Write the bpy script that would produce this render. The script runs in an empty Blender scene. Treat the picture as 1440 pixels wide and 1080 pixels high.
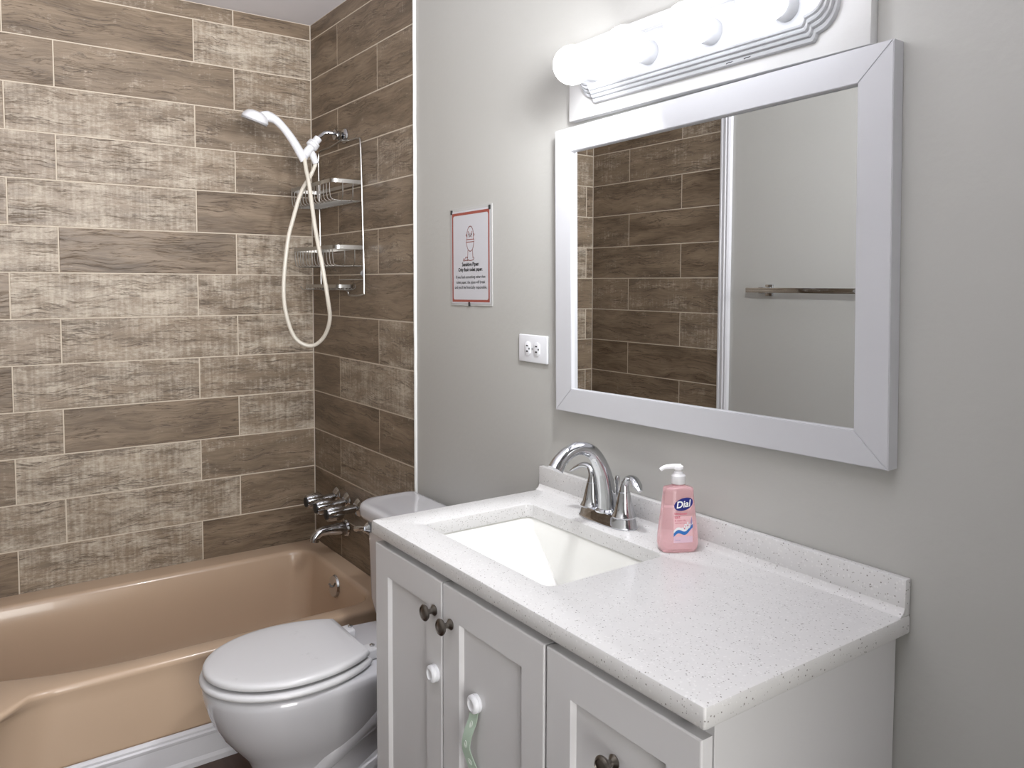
import bpy, bmesh, math, random
from mathutils import Vector, Matrix
random.seed(7)
S = bpy.context.scene
COL = S.collection
PI = math.pi

# ------------------------------------------------------------------ camera
CAM = Vector((3.1332, -1.1864, 1.3656))
yaw, pit, rol = math.radians(143.9033), math.radians(-3.1857), math.radians(0.2366)
f = Vector((math.cos(pit)*math.cos(yaw), math.cos(pit)*math.sin(yaw), math.sin(pit)))
r = Vector((math.sin(yaw), -math.cos(yaw), 0)); u = r.cross(f)
r2 = r*math.cos(rol) + u*math.sin(rol); u2 = u*math.cos(rol) - r*math.sin(rol)
cd = bpy.data.cameras.new('camera'); cam = bpy.data.objects.new('camera', cd); COL.objects.link(cam)
M = Matrix((r2, u2, -f)).transposed().to_4x4(); M.translation = CAM
cam.matrix_world = M
cd.sensor_width = 36; cd.lens = 1118.94*36/1440
cd.shift_x = -27.8/1440; cd.shift_y = -77.1/1440; cd.clip_start = 0.02
S.camera = cam
# ------------------------------------------------------------------ world, light, exposure
w = bpy.data.worlds.new('world'); S.world = w; w.use_nodes = True
w.node_tree.nodes['Background'].inputs[0].default_value = (0.9, 0.95, 1, 1)
w.node_tree.nodes['Background'].inputs[1].default_value = 0.0
S.view_settings.view_transform = 'Standard'; S.view_settings.look = 'None'
S.view_settings.exposure = 0.6; S.view_settings.gamma = 1
BULB = 7.5           # emission strength of each globe bulb
def area(name, loc, target, sx, sy, power, color):
    d = bpy.data.lights.new(name, 'AREA'); d.shape = 'RECTANGLE'; d.size = sx; d.size_y = sy
    d.energy = power; d.color = color
    o = bpy.data.objects.new(name, d); COL.objects.link(o); o.location = loc
    o.rotation_euler = (Vector(target)-Vector(loc)).to_track_quat('-Z', 'Y').to_euler()
    return o
# added fill lamp behind the camera; no doorway is built there
dl = area('rear_fill_light', (3.88, -1.05, 1.15), (0, -0.85, 1.05), 0.8, 1.9, 7, (1, 0.98, 0.95)); dl.data.spread = math.radians(75)

# added soft uplight beside the camera, bounced off the ceiling as fill
bl = area('bounce_light', (3.30, -1.05, 1.70), (2.15, -1.00, 2.39), 0.5, 0.5, 19, (0.99, 0.98, 1)); bl.data.spread = math.radians(95)

# ------------------------------------------------------------------ materials
def mat(name, col, rough=0.5, metal=0.0, coat=0.0, spec=0.5):
    m = bpy.data.materials.new(name); m.use_nodes = True
    b = m.node_tree.nodes['Principled BSDF']
    b.inputs['Base Color'].default_value = (*col, 1); b.inputs['Roughness'].default_value = rough
    b.inputs['Metallic'].default_value = metal; b.inputs['Coat Weight'].default_value = coat
    b.inputs['Specular IOR Level'].default_value = spec
    return m
def N(m, t, **kw):
    n = m.node_tree.nodes.new(t)
    for k, v in kw.items(): setattr(n, k, v)
    return n
def LK(m, a, b): m.node_tree.links.new(a, b)
def bsdf(m): return m.node_tree.nodes['Principled BSDF']
def mathn(m, op, a, b=None, clamp=False):
    n = N(m, 'ShaderNodeMath', operation=op, use_clamp=clamp)
    for i, x in enumerate((a, b)):
        if x is None: continue
        if isinstance(x, (int, float)): n.inputs[i].default_value = x
        else: LK(m, x, n.inputs[i])
    return n.outputs[0]
def noise(m, vec, scale, detail=2, rough=0.5, dist=0.0):
    n = N(m, 'ShaderNodeTexNoise'); n.inputs['Scale'].default_value = scale
    n.inputs['Detail'].default_value = detail; n.inputs['Roughness'].default_value = rough
    n.inputs['Distortion'].default_value = dist
    if vec is not None: LK(m, vec, n.inputs['Vector'])
    return n.outputs[0]
def remap(m, v, a, b, c=0.0, d=1.0, smooth=False):
    n = N(m, 'ShaderNodeMapRange'); n.clamp = True
    if smooth: n.interpolation_type = 'SMOOTHSTEP'
    LK(m, v, n.inputs['Value'])
    for k, x in zip(('From Min', 'From Max', 'To Min', 'To Max'), (a, b, c, d)):
        if isinstance(x, (int, float)): n.inputs[k].default_value = x
        else: LK(m, x, n.inputs[k])
    return n.outputs[0]
def mixc(m, fac, a, b):
    n = N(m, 'ShaderNodeMix', data_type='RGBA')
    if isinstance(fac, (int, float)): n.inputs[0].default_value = fac
    else: LK(m, fac, n.inputs[0])
    for i, x in ((6, a), (7, b)):
        if isinstance(x, tuple): n.inputs[i].default_value = (*x, 1)
        else: LK(m, x, n.inputs[i])
    return n.outputs[2]
def bump(m, h, strength, dist):
    n = N(m, 'ShaderNodeBump'); n.inputs['Strength'].default_value = strength
    n.inputs['Distance'].default_value = dist; LK(m, h, n.inputs['Height'])
    LK(m, n.outputs[0], bsdf(m).inputs['Normal'])
def objco(m): return N(m, 'ShaderNodeTexCoord').outputs['Object']
def scaled(m, vec, s):
    n = N(m, 'ShaderNodeMapping'); n.inputs['Scale'].default_value = s; LK(m, vec, n.inputs['Vector']); return n.outputs[0]

def paint(name, col, rough=0.5, b=0.12, var=0.04):
    m = mat(name, col, rough); c = objco(m)
    n = noise(m, c, 1.7, 3); d = tuple(x*(1-var) for x in col); e = tuple(min(1, x*(1+var)) for x in col)
    LK(m, mixc(m, n, d, e), bsdf(m).inputs['Base Color'])
    bump(m, noise(m, c, 55, 3), b, 0.002)
    return m
WALL = paint('wall_paint', (0.45, 0.447, 0.425), 0.42, 0.25, 0.03)
CEIL = paint('ceiling_paint', (0.80, 0.79, 0.83), 0.7, 0.1)
TRIM = paint('white_trim_paint', (0.62, 0.62, 0.65), 0.35, 0.05)
FRAME = paint('white_frame_paint', (0.53, 0.535, 0.56), 0.35, 0.03, 0.01)
BOARD = paint('white_board_paint', (0.60, 0.60, 0.60), 0.4, 0.3)
FIXT = paint('white_enamel', (0.47, 0.48, 0.50), 0.25, 0.02, 0.01)
CAB = paint('cabinet_paint', (0.62, 0.615, 0.62), 0.38, 0.05, 0.015)
TOE = mat('toe_kick_dark', (0.08, 0.07, 0.065), 0.7)
CHROME = mat('chrome', (0.56, 0.57, 0.59), 0.06, 1.0)
STEEL = mat('satin_steel_wire', (0.42, 0.41, 0.39), 0.28, 1.0)
PEWTER = mat('dark_pewter', (0.20, 0.18, 0.16), 0.28, 1.0)
PORC = mat('white_porcelain', (0.56, 0.56, 0.585), 0.12, 0, 0.5)
SEATM = mat('white_seat_plastic', (0.76, 0.76, 0.77), 0.25)
SINKM = mat('white_sink_porcelain', (0.82, 0.82, 0.79), 0.12, 0, 0.4)
PLAST = mat('white_plastic', (0.74, 0.75, 0.78), 0.3)
HOSEM = mat('cream_hose_plastic', (0.66, 0.62, 0.54), 0.35)
DARK = mat('dark_rubber', (0.02, 0.02, 0.02), 0.6)
GREYP = mat('grey_plastic', (0.35, 0.35, 0.36), 0.4)
CAULK = mat('white_caulk', (0.78, 0.78, 0.76), 0.5)
MIRG = mat('mirror_silver', (0.80, 0.81, 0.81), 0.005, 1.0)
STRAPM = mat('sage_green_strap', (0.36, 0.45, 0.37), 0.45)
# scuffed toilet lid
c = objco(SEATM); sc = remap(SEATM, noise(SEATM, c, 14, 6, 0.7), 0.62, 0.78)
LK(SEATM, mixc(SEATM, sc, (0.64, 0.64, 0.655), (0.50, 0.50, 0.515)), bsdf(SEATM).inputs['Base Color'])
# beige enamel tub
TUBM = mat('beige_enamel', (0.50, 0.325, 0.225), 0.22, 0, 0.2)
c = objco(TUBM); n = noise(TUBM, c, 2.2, 3)
LK(TUBM, mixc(TUBM, n, (0.50, 0.368, 0.262), (0.54, 0.40, 0.288)), bsdf(TUBM).inputs['Base Color'])
# speckled solid-surface counter
QUARTZ = mat('speckled_quartz', (0.7, 0.69, 0.67), 0.32, 0, 0.1)
c = objco(QUARTZ)
def specks(m, c, scale, size):
    v = N(m, 'ShaderNodeTexVoronoi'); v.inputs['Scale'].default_value = scale; LK(m, c, v.inputs['Vector'])
    sepn = N(m, 'ShaderNodeSeparateColor'); LK(m, v.outputs['Color'], sepn.inputs[0])
    small = mathn(m, 'LESS_THAN', v.outputs['Distance'], size)
    return small, sepn.outputs[0]
s1, k1 = specks(QUARTZ, c, 260, 0.26); s2, k2 = specks(QUARTZ, c, 170, 0.22); s3, k3 = specks(QUARTZ, c, 220, 0.42)
base = mixc(QUARTZ, noise(QUARTZ, c, 30, 4), (0.60, 0.595, 0.59), (0.66, 0.655, 0.65))
base = mixc(QUARTZ, mathn(QUARTZ, 'MULTIPLY', s3, mathn(QUARTZ, 'GREATER_THAN', k3, 0.8)), base, (0.69, 0.685, 0.68))
base = mixc(QUARTZ, mathn(QUARTZ, 'MULTIPLY', s1, mathn(QUARTZ, 'GREATER_THAN', k1, 0.72)), base, (0.36, 0.35, 0.335))
base = mixc(QUARTZ, mathn(QUARTZ, 'MULTIPLY', s2, mathn(QUARTZ, 'GREATER_THAN', k2, 0.90)), base, (0.22, 0.21, 0.20))
LK(QUARTZ, base, bsdf(QUARTZ).inputs['Base Color'])
# dark wood floor
FLOORM = mat('dark_wood_floor', (0.05, 0.025, 0.015), 0.3)
c = scaled(FLOORM, objco(FLOORM), (3, 40, 1)); n = noise(FLOORM, c, 1.5, 5)
LK(FLOORM, mixc(FLOORM, n, (0.03, 0.014, 0.009), (0.10, 0.05, 0.03)), bsdf(FLOORM).inputs['Base Color'])
# grout
GROUT = mat('tan_grout', (0.56, 0.49, 0.40), 0.85)
# weathered wood-look tile: UV runs in metres along the board, 'tone' = how whitewashed the tile is
TILE = mat('weathered_wood_tile', (0.2, 0.15, 0.11), 0.5, 0, 0.0, 0.4)
m = TILE
uvn = N(m, 'ShaderNodeUVMap', uv_map='board').outputs[0]
tone = N(m, 'ShaderNodeAttribute', attribute_name='tone').outputs['Fac']
warp = noise(m, scaled(m, uvn, (5, 7, 1)), 1, 2)
wv = N(m, 'ShaderNodeVectorMath', operation='MULTIPLY_ADD')
cmb = N(m, 'ShaderNodeCombineXYZ'); LK(m, mathn(m, 'SUBTRACT', warp, 0.5), cmb.inputs[1])
LK(m, cmb.outputs[0], wv.inputs[0]); wv.inputs[1].default_value = (0, 0.06, 0); LK(m, uvn, wv.inputs[2])
uw = wv.outputs[0]
big = noise(m, scaled(m, uw, (3.2, 15, 1)), 1, 3, 0.55)
grain = noise(m, scaled(m, uw, (9, 170, 1)), 1, 5, 0.65)
g = mathn(m, 'ADD', mathn(m, 'MULTIPLY', big, 0.62), mathn(m, 'MULTIPLY', grain, 0.38))
br = N(m, 'ShaderNodeValToRGB'); LK(m, g, br.inputs[0])
e = br.color_ramp.elements
e[0].position = 0.32; e[0].color = (0.068, 0.046, 0.029, 1); e[1].position = 0.66; e[1].color = (0.285, 0.216, 0.150, 1)
x = e.new(0.47); x.color = (0.168, 0.121, 0.080, 1)
saw = noise(m, scaled(m, uvn, (90, 7, 1)), 1, 2, 0.5)
fine = noise(m, scaled(m, uvn, (55, 130, 1)), 1, 6, 0.8)
patch = noise(m, scaled(m, uvn, (8, 22, 1)), 1, 4, 0.6)
mk = mathn(m, 'ADD', mathn(m, 'MULTIPLY', saw, 0.20), mathn(m, 'ADD', mathn(m, 'MULTIPLY', fine, 0.45), mathn(m, 'MULTIPLY', patch, 0.40)))
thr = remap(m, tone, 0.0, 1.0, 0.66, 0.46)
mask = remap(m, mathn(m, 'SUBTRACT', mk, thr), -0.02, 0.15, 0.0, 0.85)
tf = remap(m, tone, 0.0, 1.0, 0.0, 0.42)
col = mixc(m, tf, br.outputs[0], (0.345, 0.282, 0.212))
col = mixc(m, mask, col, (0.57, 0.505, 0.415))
def cracks(sx, sy, width, lo, hi, off):
    mp = N(m, 'ShaderNodeMapping'); mp.inputs['Scale'].default_value = (sx, sy, 1); mp.inputs['Location'].default_value = (off, off*1.7, 0); LK(m, uw, mp.inputs['Vector'])
    cr = noise(m, mp.outputs[0], 1, 5, 0.62, 0.3)
    line = remap(m, mathn(m, 'ABSOLUTE', mathn(m, 'SUBTRACT', cr, 0.5)), 0.0, width, 1.0, 0.0)
    return mathn(m, 'MULTIPLY', line, remap(m, noise(m, scaled(m, uvn, (sx*1.3, sy*0.45, 1)), 1, 3), lo, hi))
c1 = cracks(2.2, 34, 0.020, 0.44, 0.54, 0); c2 = cracks(5.5, 60, 0.024, 0.48, 0.58, 5.3)
tick = noise(m, scaled(m, uvn, (20, 330, 1)), 1, 4, 0.6)
tk = mathn(m, 'MULTIPLY', remap(m, tick, 0.60, 0.70), mathn(m, 'MULTIPLY', remap(m, patch, 0.60, 0.40, 0.2, 1.0), 0.75))
smear = mathn(m, 'MULTIPLY', remap(m, noise(m, scaled(m, uw, (5, 40, 1)), 1, 3, 0.6), 0.56, 0.74), 0.55)
dk = mathn(m, 'MAXIMUM', mathn(m, 'MAXIMUM', c1, mathn(m, 'MULTIPLY', c2, 0.85)), mathn(m, 'MAXIMUM', tk, smear))
col = mixc(m, mathn(m, 'MULTIPLY', dk, 0.88), col, (0.062, 0.041, 0.026))
LK(m, col, bsdf(m).inputs['Base Color'])
LK(m, remap(m, mask, 0, 1, 0.42, 0.58), bsdf(m).inputs['Roughness'])
bump(m, mathn(m, 'SUBTRACT', mathn(m, 'MULTIPLY', grain, 0.5), dk), 0.35, 0.0015)
# globe bulb: frosted and lit
GLOBE = bpy.data.materials.new('lit_frosted_globe'); GLOBE.use_nodes = True
nt = GLOBE.node_tree; nt.nodes.remove(nt.nodes['Principled BSDF'])
em = nt.nodes.new('ShaderNodeEmission'); em.inputs[0].default_value = (0.93, 0.945, 1.0, 1); em.inputs[1].default_value = BULB
nt.links.new(em.outputs[0], nt.nodes['Material Output'].inputs[0])
# soap
SOAP = mat('clear_pink_soap', (1.0, 0.65, 0.68), 0.03)
bsdf(SOAP).inputs['Transmission Weight'].default_value = 0.75; bsdf(SOAP).inputs['IOR'].default_value = 1.36
PUMP = mat('translucent_white_plastic', (0.82, 0.82, 0.83), 0.3)
bsdf(PUMP).inputs['Transmission Weight'].default_value = 0.25
LAB = mat('pale_pink_label', (0.80, 0.50, 0.53), 0.4)
LABL = mat('pale_lilac_label', (0.74, 0.52, 0.62), 0.4)
BLUE = mat('royal_blue_print', (0.008, 0.014, 0.18), 0.35)
SKYB = mat('sea_blue_print', (0.02, 0.16, 0.50), 0.4)
WHITEP = mat('white_print', (0.85, 0.85, 0.87), 0.5)
ROSE = mat('rose_print', (0.55, 0.08, 0.14), 0.5)
LILAC = mat('lilac_print', (0.32, 0.25, 0.45), 0.5)
LAM = mat('clear_laminate_film', (0.47, 0.47, 0.46), 0.22)
PAPER = mat('white_paper', (0.54, 0.54, 0.57), 0.35)
RUST = mat('rust_red_ink', (0.30, 0.075, 0.055), 0.5)
INK = mat('black_ink', (0.012, 0.012, 0.012), 0.5)

# ------------------------------------------------------------------ mesh helpers
def obj(name, bm, material, sharp=38, smooth=True):
    bmesh.ops.recalc_face_normals(bm, faces=bm.faces)
    if smooth:
        for fc in bm.faces: fc.smooth = True
        for ed in bm.edges:
            if len(ed.link_faces) == 2 and ed.calc_face_angle(0) > math.radians(sharp): ed.smooth = False
    me = bpy.data.meshes.new(name); bm.to_mesh(me); bm.free()
    o = bpy.data.objects.new(name, me); COL.objects.link(o)
    if material: me.materials.append(material)
    return o
def thing(name, label, cat, loc=(0, 0, 0), rot=(0, 0, 0), group=None, local=False):
    o = bpy.data.objects.new(name, None); COL.objects.link(o); o.location = loc; o.rotation_euler = rot
    o.empty_display_size = 0.05
    o['label'] = label; o['category'] = cat
    if group: o['group'] = group
    if local: LOCAL.add(o.name)
    return o
LOCAL = set()
def part(name, bm, material, parent, **kw):
    # geometry of 'bm' is in world space unless the thing was made local=True
    root = parent
    while root.parent is not None: root = root.parent
    o = obj(name, bm, material, **kw)
    o.parent = parent
    if root.name in LOCAL: pass
    elif parent is root: o.location = -Vector(root.location)
    return o
def tag(o, label, cat, group=None):
    o['label'] = label; o['category'] = cat
    if group: o['group'] = group
    return o
def struct(name, bm, material, **kw):
    o = obj(name, bm, material, **kw); o['kind'] = 'structure'; return o
def B(): return bmesh.new()
def join(bm, b2):
    me = bpy.data.meshes.new('t'); b2.to_mesh(me); b2.free(); bm.from_mesh(me); bpy.data.meshes.remove(me)
def box(bm, x0, x1, y0, y1, z0, z1, bev=0.0, seg=2):
    b = B(); bmesh.ops.create_cube(b, size=1)
    for v in b.verts: v.co = Vector(((x0+x1)/2+v.co.x*(x1-x0), (y0+y1)/2+v.co.y*(y1-y0), (z0+z1)/2+v.co.z*(z1-z0)))
    if bev > 0: bmesh.ops.bevel(b, geom=b.edges[:], offset=bev, segments=seg, profile=0.5, affect='EDGES')
    join(bm, b); return bm
def loft(bm, loops, cap0=True, cap1=True):
    rows = [[bm.verts.new(p) for p in lp] for lp in loops]
    n = len(rows[0])
    for a, b in zip(rows, rows[1:]):
        for i in range(n):
            j = (i+1) % n
            try: bm.faces.new((a[i], a[j], b[j], b[i]))
            except ValueError: pass
    if cap0: bm.faces.new(rows[0][::-1])
    if cap1: bm.faces.new(rows[-1])
    return bm
def rrect(x0, x1, y0, y1, z, rad, k=6):
    # rounded rectangle; rad = one radius or four (x1y1, x0y1, x0y0, x1y0)
    if isinstance(rad, (int, float)): rad = (rad,)*4
    out = []
    for (cx, cy, a0), rq in zip(((x1, y1, 0), (x0, y1, 90), (x0, y0, 180), (x1, y0, 270)), rad):
        rr, ry = rq if isinstance(rq, tuple) else (rq, rq)
        sx = -1 if cx == x1 else 1; sy = -1 if cy == y1 else 1
        for i in range(k+1):
            a = math.radians(a0+90*i/k)
            out.append(Vector((cx+sx*rr+rr*math.cos(a), cy+sy*ry+ry*math.sin(a), z)))
    return out
def frame_of(d):
    d = Vector(d).normalized(); h = Vector((0, 0, 1)) if abs(d.z) < 0.9 else Vector((1, 0, 0))
    a = d.cross(h).normalized(); return a, d.cross(a).normalized()
def lathe(bm, origin, axis, prof, seg=32, cap=True):
    # prof = [(radius, distance along axis)...]
    o = Vector(origin); d = Vector(axis).normalized(); a, b = frame_of(d)
    loops = [[o+d*t+(a*math.cos(2*PI*i/seg)+b*math.sin(2*PI*i/seg))*max(rr, 1e-5) for i in range(seg)] for rr, t in prof]
    return loft(bm, loops, cap, cap)
def catmull(pts, per=8):
    P = [Vector(p) for p in pts]; Q = [P[0]*2-P[1]]+P+[P[-1]*2-P[-2]]; out = []
    for i in range(1, len(Q)-2):
        p0, p1, p2, p3 = Q[i-1:i+3]
        for k in range(per):
            t = k/per
            out.append(0.5*((2*p1)+(p2-p0)*t+(2*p0-5*p1+4*p2-p3)*t*t+(3*p1-p0-3*p2+p3)*t**3))
    return out+[P[-1]]
def tube(bm, pts, rad, seg=12, per=8, flat=None, up=None):
    # swept tube through pts; rad = number or list per control point; flat squeezes the second axis
    c = catmull(pts, per) if per > 1 else [Vector(p) for p in pts]
    n = len(c)
    def rr(i):
        if isinstance(rad, (int, float)): return rad
        t = i/(n-1)*(len(rad)-1); k = min(int(t), len(rad)-2); return rad[k]*(1-(t-k))+rad[k+1]*(t-k)
    def ff(i):
        if flat is None: return 1
        if isinstance(flat, (int, float)): return flat
        t = i/(n-1)*(len(flat)-1); k = min(int(t), len(flat)-2); return flat[k]*(1-(t-k))+flat[k+1]*(t-k)
    loops = []; a = None
    for i in range(n):
        d = (c[min(i+1, n-1)]-c[max(i-1, 0)]).normalized()
        if a is None:
            a = Vector(up) if up is not None else frame_of(d)[0]
        a = (a-d*a.dot(d)).normalized(); b = d.cross(a)
        loops.append([c[i]+(a*math.cos(2*PI*k/seg)+b*math.sin(2*PI*k/seg)*ff(i))*rr(i) for k in range(seg)])
    return loft(bm, loops)
def extrude_poly(bm, pts, vec):
    v = Vector(vec); return loft(bm, [[Vector(p) for p in pts], [Vector(p)+v for p in pts]])
def ngon(bm, pts): bm.faces.new([bm.verts.new(p) for p in pts]); return bm
def xf(bm, mtx): bmesh.ops.transform(bm, matrix=mtx, verts=bm.verts); return bm

# ------------------------------------------------------------------ the setting
ZC = 2.393                      # ceiling
XE = 3.95                       # wall behind the camera
YF = -1.52                      # wall opposite the mirror
XT = 0.8796                     # end of the tiled part
ROW0 = 2.333; RH = 0.1555       # top grout line, row height
struct('floor', box(B(), -0.05, XE, YF-0.05, 0.05, -0.05, 0), FLOORM)
struct('ceiling', box(B(), -0.05, XE, YF-0.05, 0.05, ZC, ZC+0.05), CEIL)
struct('wall_back', box(B(), XT+0.004, XE, 0, 0.05, 0, ZC), WALL)
struct('wall_right', box(B(), XE, XE+0.05, YF-0.05, 0.05, 0, ZC), WALL)
struct('wall_front', box(B(), 0.845, XE, YF-0.05, YF, 0, ZC), WALL)

def tile_wall(name, length, joints_even, joints_odd, tones, to_world, far_first=True):
    """courses of boards; joints = positions along the wall (m from the corner); to_world(s, z, d) with d = out from grout"""
    bm = B(); uvl = bm.loops.layers.uv.new('board'); tl = bm.faces.layers.float.new('tone')
    def face(vs, uvs, tone, mi):
        fc = bm.faces.new(vs); fc.material_index = mi; fc[tl] = tone
        for lp, q in zip(fc.loops, uvs): lp[uvl].uv = q
        return fc
    # backing: grout bed
    q = [(0, 0.0), (length, 0.0), (length, ZC), (0, ZC)]
    face([bm.verts.new(to_world(s, z, -0.0009)) for s, z in q], q, 0, 1)
    g = 0.0021
    k = -1
    while True:
        zt = min(ROW0-k*RH if k >= 0 else ZC, ZC); zb = ROW0-(k+1)*RH
        if zb < 0.25: zb = max(zb, 0.25)
        if zt <= 0.26: break
        js = joints_even if k % 2 == 0 else joints_odd
        edges = [0.0]+[j for j in js if j < length]+[length]
        row = tones.get(k, (0.4,)*8)
        for i, (s0, s1) in enumerate(zip(edges, edges[1:])):
            a0, a1, b0, b1 = s0+g, s1-g, zb+g, zt-g
            if i == 0: a0 = s0+0.003
            if a1-a0 < 0.005 or b1-b0 < 0.005: continue
            t = row[min(i, len(row)-1)]
            ou, ov = random.uniform(0, 40), random.uniform(0, 40); fl = random.choice((1, -1))
            c = 0.0009
            outer = [(a0, b0), (a1, b0), (a1, b1), (a0, b1)]
            inner = [(a0+c, b0+c), (a1-c, b0+c), (a1-c, b1-c), (a0+c, b1-c)]
            vo = [bm.verts.new(to_world(s, z, -0.0009)) for s, z in outer]
            vi = [bm.verts.new(to_world(s, z, 0)) for s, z in inner]
            fu = lambda p: (p[0]*fl+ou, (p[1]-zb)+ov)
            face(vi, [fu(p) for p in inner], t, 0)
            for j in range(4):
                j2 = (j+1) % 4
                face([vo[j], vo[j2], vi[j2], vi[j]], [fu(outer[j]), fu(outer[j2]), fu(inner[j2]), fu(inner[j])], t, 0)
        k += 1
    o = struct(name, bm, TILE, smooth=False); o.data.materials.append(GROUT)
    return o
EV, OD = [0.4425, 1.0306], [0.2999, 0.888, 1.476]
tile_wall('wall_left', 1.52, EV, OD,
    {-1: (.25, .55, .5), 0: (.95, .25, .4), 1: (.7, .4, .3, .3), 2: (.5, .8, .6), 3: (.45, .8, .7, .5), 4: (.08, .85, .6),
     5: (.9, .12, .9, .5), 6: (.75, 1.0, .35), 7: (.9, .75, .7, .5), 8: (.65, .8, .35), 9: (.8, .18, .7, .5),
     10: (.45, .95, .5), 11: (.3, .85, .8, .5), 12: (.12, .8, .15), 13: (.5, .5, .5)},
    lambda s, z, d: Vector((d, -s, z)))
SE, SO = [0.2686], [0.6113]
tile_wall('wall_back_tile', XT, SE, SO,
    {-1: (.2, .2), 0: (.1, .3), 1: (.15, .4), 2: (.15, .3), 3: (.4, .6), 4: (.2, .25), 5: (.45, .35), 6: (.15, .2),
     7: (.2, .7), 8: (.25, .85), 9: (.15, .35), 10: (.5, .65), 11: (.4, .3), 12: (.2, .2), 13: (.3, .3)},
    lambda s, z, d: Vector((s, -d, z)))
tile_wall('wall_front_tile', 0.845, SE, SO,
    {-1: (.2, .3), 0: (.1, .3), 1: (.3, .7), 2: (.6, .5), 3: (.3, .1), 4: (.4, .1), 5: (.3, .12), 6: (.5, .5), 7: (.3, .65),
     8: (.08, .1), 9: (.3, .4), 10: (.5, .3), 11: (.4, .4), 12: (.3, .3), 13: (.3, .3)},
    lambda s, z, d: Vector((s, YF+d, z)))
# backing walls behind the tile so that the shell is closed
bm = B(); box(bm, -0.05, -0.0016, YF-0.05, 0.05, 0, ZC); box(bm, -0.0016, XT+0.004, 0.0016, 0.05, 0, ZC); box(bm, -0.0016, 0.845, YF-0.05, YF-0.0016, 0, ZC)
struct('wall_core', bm, WALL)
# white caulked edge where the tile stops
bm = B(); pts = []
for i in range(41):
    z = 0.33+(ZC-0.33)*i/40
    pts.append((XT+0.004+random.uniform(-0.0008, 0.0008), -0.001, z))
tube(bm, pts, 0.0065, 8, 2)
struct('trim_1', bm, CAULK)
# fluted white casing on the opposite wall (seen in the mirror)
bm = B(); prof = [(0.845, 0), (0.845, .016), (.850, .020), (.858, .020), (.861, .015), (.868, .015), (.871, .020), (.877, .020), (.880, .015), (.887, .015), (.890, .019), (.898, .014), (.900, 0)]
loft(bm, [[Vector((x, YF+y-0.0005, z)) for x, y in prof] for z in (0, ZC)])
struct('trim_2', bm, TRIM, sharp=20)
# moulded baseboard along the tub apron
prof = [(0, 0), (.016, 0), (.016, .014), (.012, .021), (.010, .024), (.010, .078), (.012, .082), (.0125, .088), (.0085, .092), (.0085, .098), (.004, .104), (0, .106)]
bm = B(); loft(bm, [[Vector((0.800+x, y, z)) for x, z in prof] for y in (YF+0.02, -0.006)])
struct('baseboard_tub', bm, TRIM, sharp=25)

# ------------------------------------------------------------------ bathtub
t = thing('bathtub', 'beige enamel bathtub built in along the wood-look tile wall', 'bathtub', (0.4, -0.76, 0))
K = 16
IRECT = (0.088, 0.742, -1.40, -0.062); IR = (0.10, 0.09, 0.16, (0.41, 0.65))
def inner(off, z):
    x0, x1, y0, y1 = IRECT
    base = rrect(x0+off, x1-off*.8, y0+off*1.2, y1-off, z, tuple(q if isinstance(q, tuple) else max(0.03, q-off*0.5) for q in IR), K)
    out = []
    for c in range(4):
        seg = base[c*(K+1):(c+1)*(K+1)]; out += seg
        a, b = seg[-1], base[(c+1)*(K+1) % len(base)]
        out += [a.lerp(b, i/12) for i in range(1, 12)]
    return out
def outer(x1, z, amp=0.0):
    # every rim vertex is pushed out from the basin outline to the walls / the apron
    ix0, ix1, iy0, iy1 = IRECT; X0, X1, Y0, Y1 = 0.003, x1, YF+.003, -.003
    cen = [(ix1-IR[0], iy1-IR[0], 0), (ix0+IR[1], iy1-IR[1], 90), (ix0+IR[2], iy0+IR[2], 180), (ix1-IR[3][0], iy0+IR[3][1], 270)]
    base = []
    for cx, cy, a0 in cen:
        for i in range(K+1):
            a = math.radians(a0+90*i/K); dx, dy = math.cos(a), math.sin(a); t_ = 9
            if dx > 1e-6: t_ = min(t_, (X1-cx)/dx)
            if dx < -1e-6: t_ = min(t_, (X0-cx)/dx)
            if dy > 1e-6: t_ = min(t_, (Y1-cy)/dy)
            if dy < -1e-6: t_ = min(t_, (Y0-cy)/dy)
            base.append(Vector((cx+dx*t_, cy+dy*t_, z)))
    out = []
    for c in range(4):
        seg = base[c*(K+1):(c+1)*(K+1)]; out += seg
        a, b = seg[-1], base[(c+1)*(K+1) % len(base)]
        out += [a.lerp(b, i/12) for i in range(1, 12)]
    for p in out:
        if amp and p.x > x1-0.02: p.x += amp*min(1, max(0, (-1.08-p.y)/0.06))
    return out
L = [outer(.790, 0.0), outer(.792, .262), outer(.793, .285, .055), outer(.797, .300, .085), outer(.798, .309, .09), outer(.795, .316, .09), outer(.788, .320, .085)]
for off, z in ((0, .320), (.006, .3185), (.012, .313), (.016, .304), (.022, .22), (.027, .14), (.033, .08), (.042, .042), (.065, .020), (.2, .014)):
    L.append(inner(off, z))
bm = B(); loft(bm, L, True, True)
part('tub_body', bm, TUBM, t, sharp=60)
bm = B(); lathe(bm, (0.405, -0.080, 0.262), (0.0, -1, 0.1), [(0.039, 0), (0.041, 0.004), (0.037, 0.011), (0.024, 0.013), (0.0, 0.0135)])
part('overflow_plate', bm, CHROME, t)['label'] = 'round chrome overflow plate'
bm = B(); tube(bm, [(0.405, -0.091, 0.262), (0.405, -0.100, 0.266), (0.405, -0.106, 0.276)], 0.004, 8)
part('trip_lever', bm, CHROME, t)
bm = B(); lathe(bm, (0.41, -0.34, 0.0135), (0, 0, 1), [(0.03, 0), (0.032, 0.003), (0.022, 0.005), (0.0, 0.003)])
part('tub_drain', bm, CHROME, t)

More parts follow.
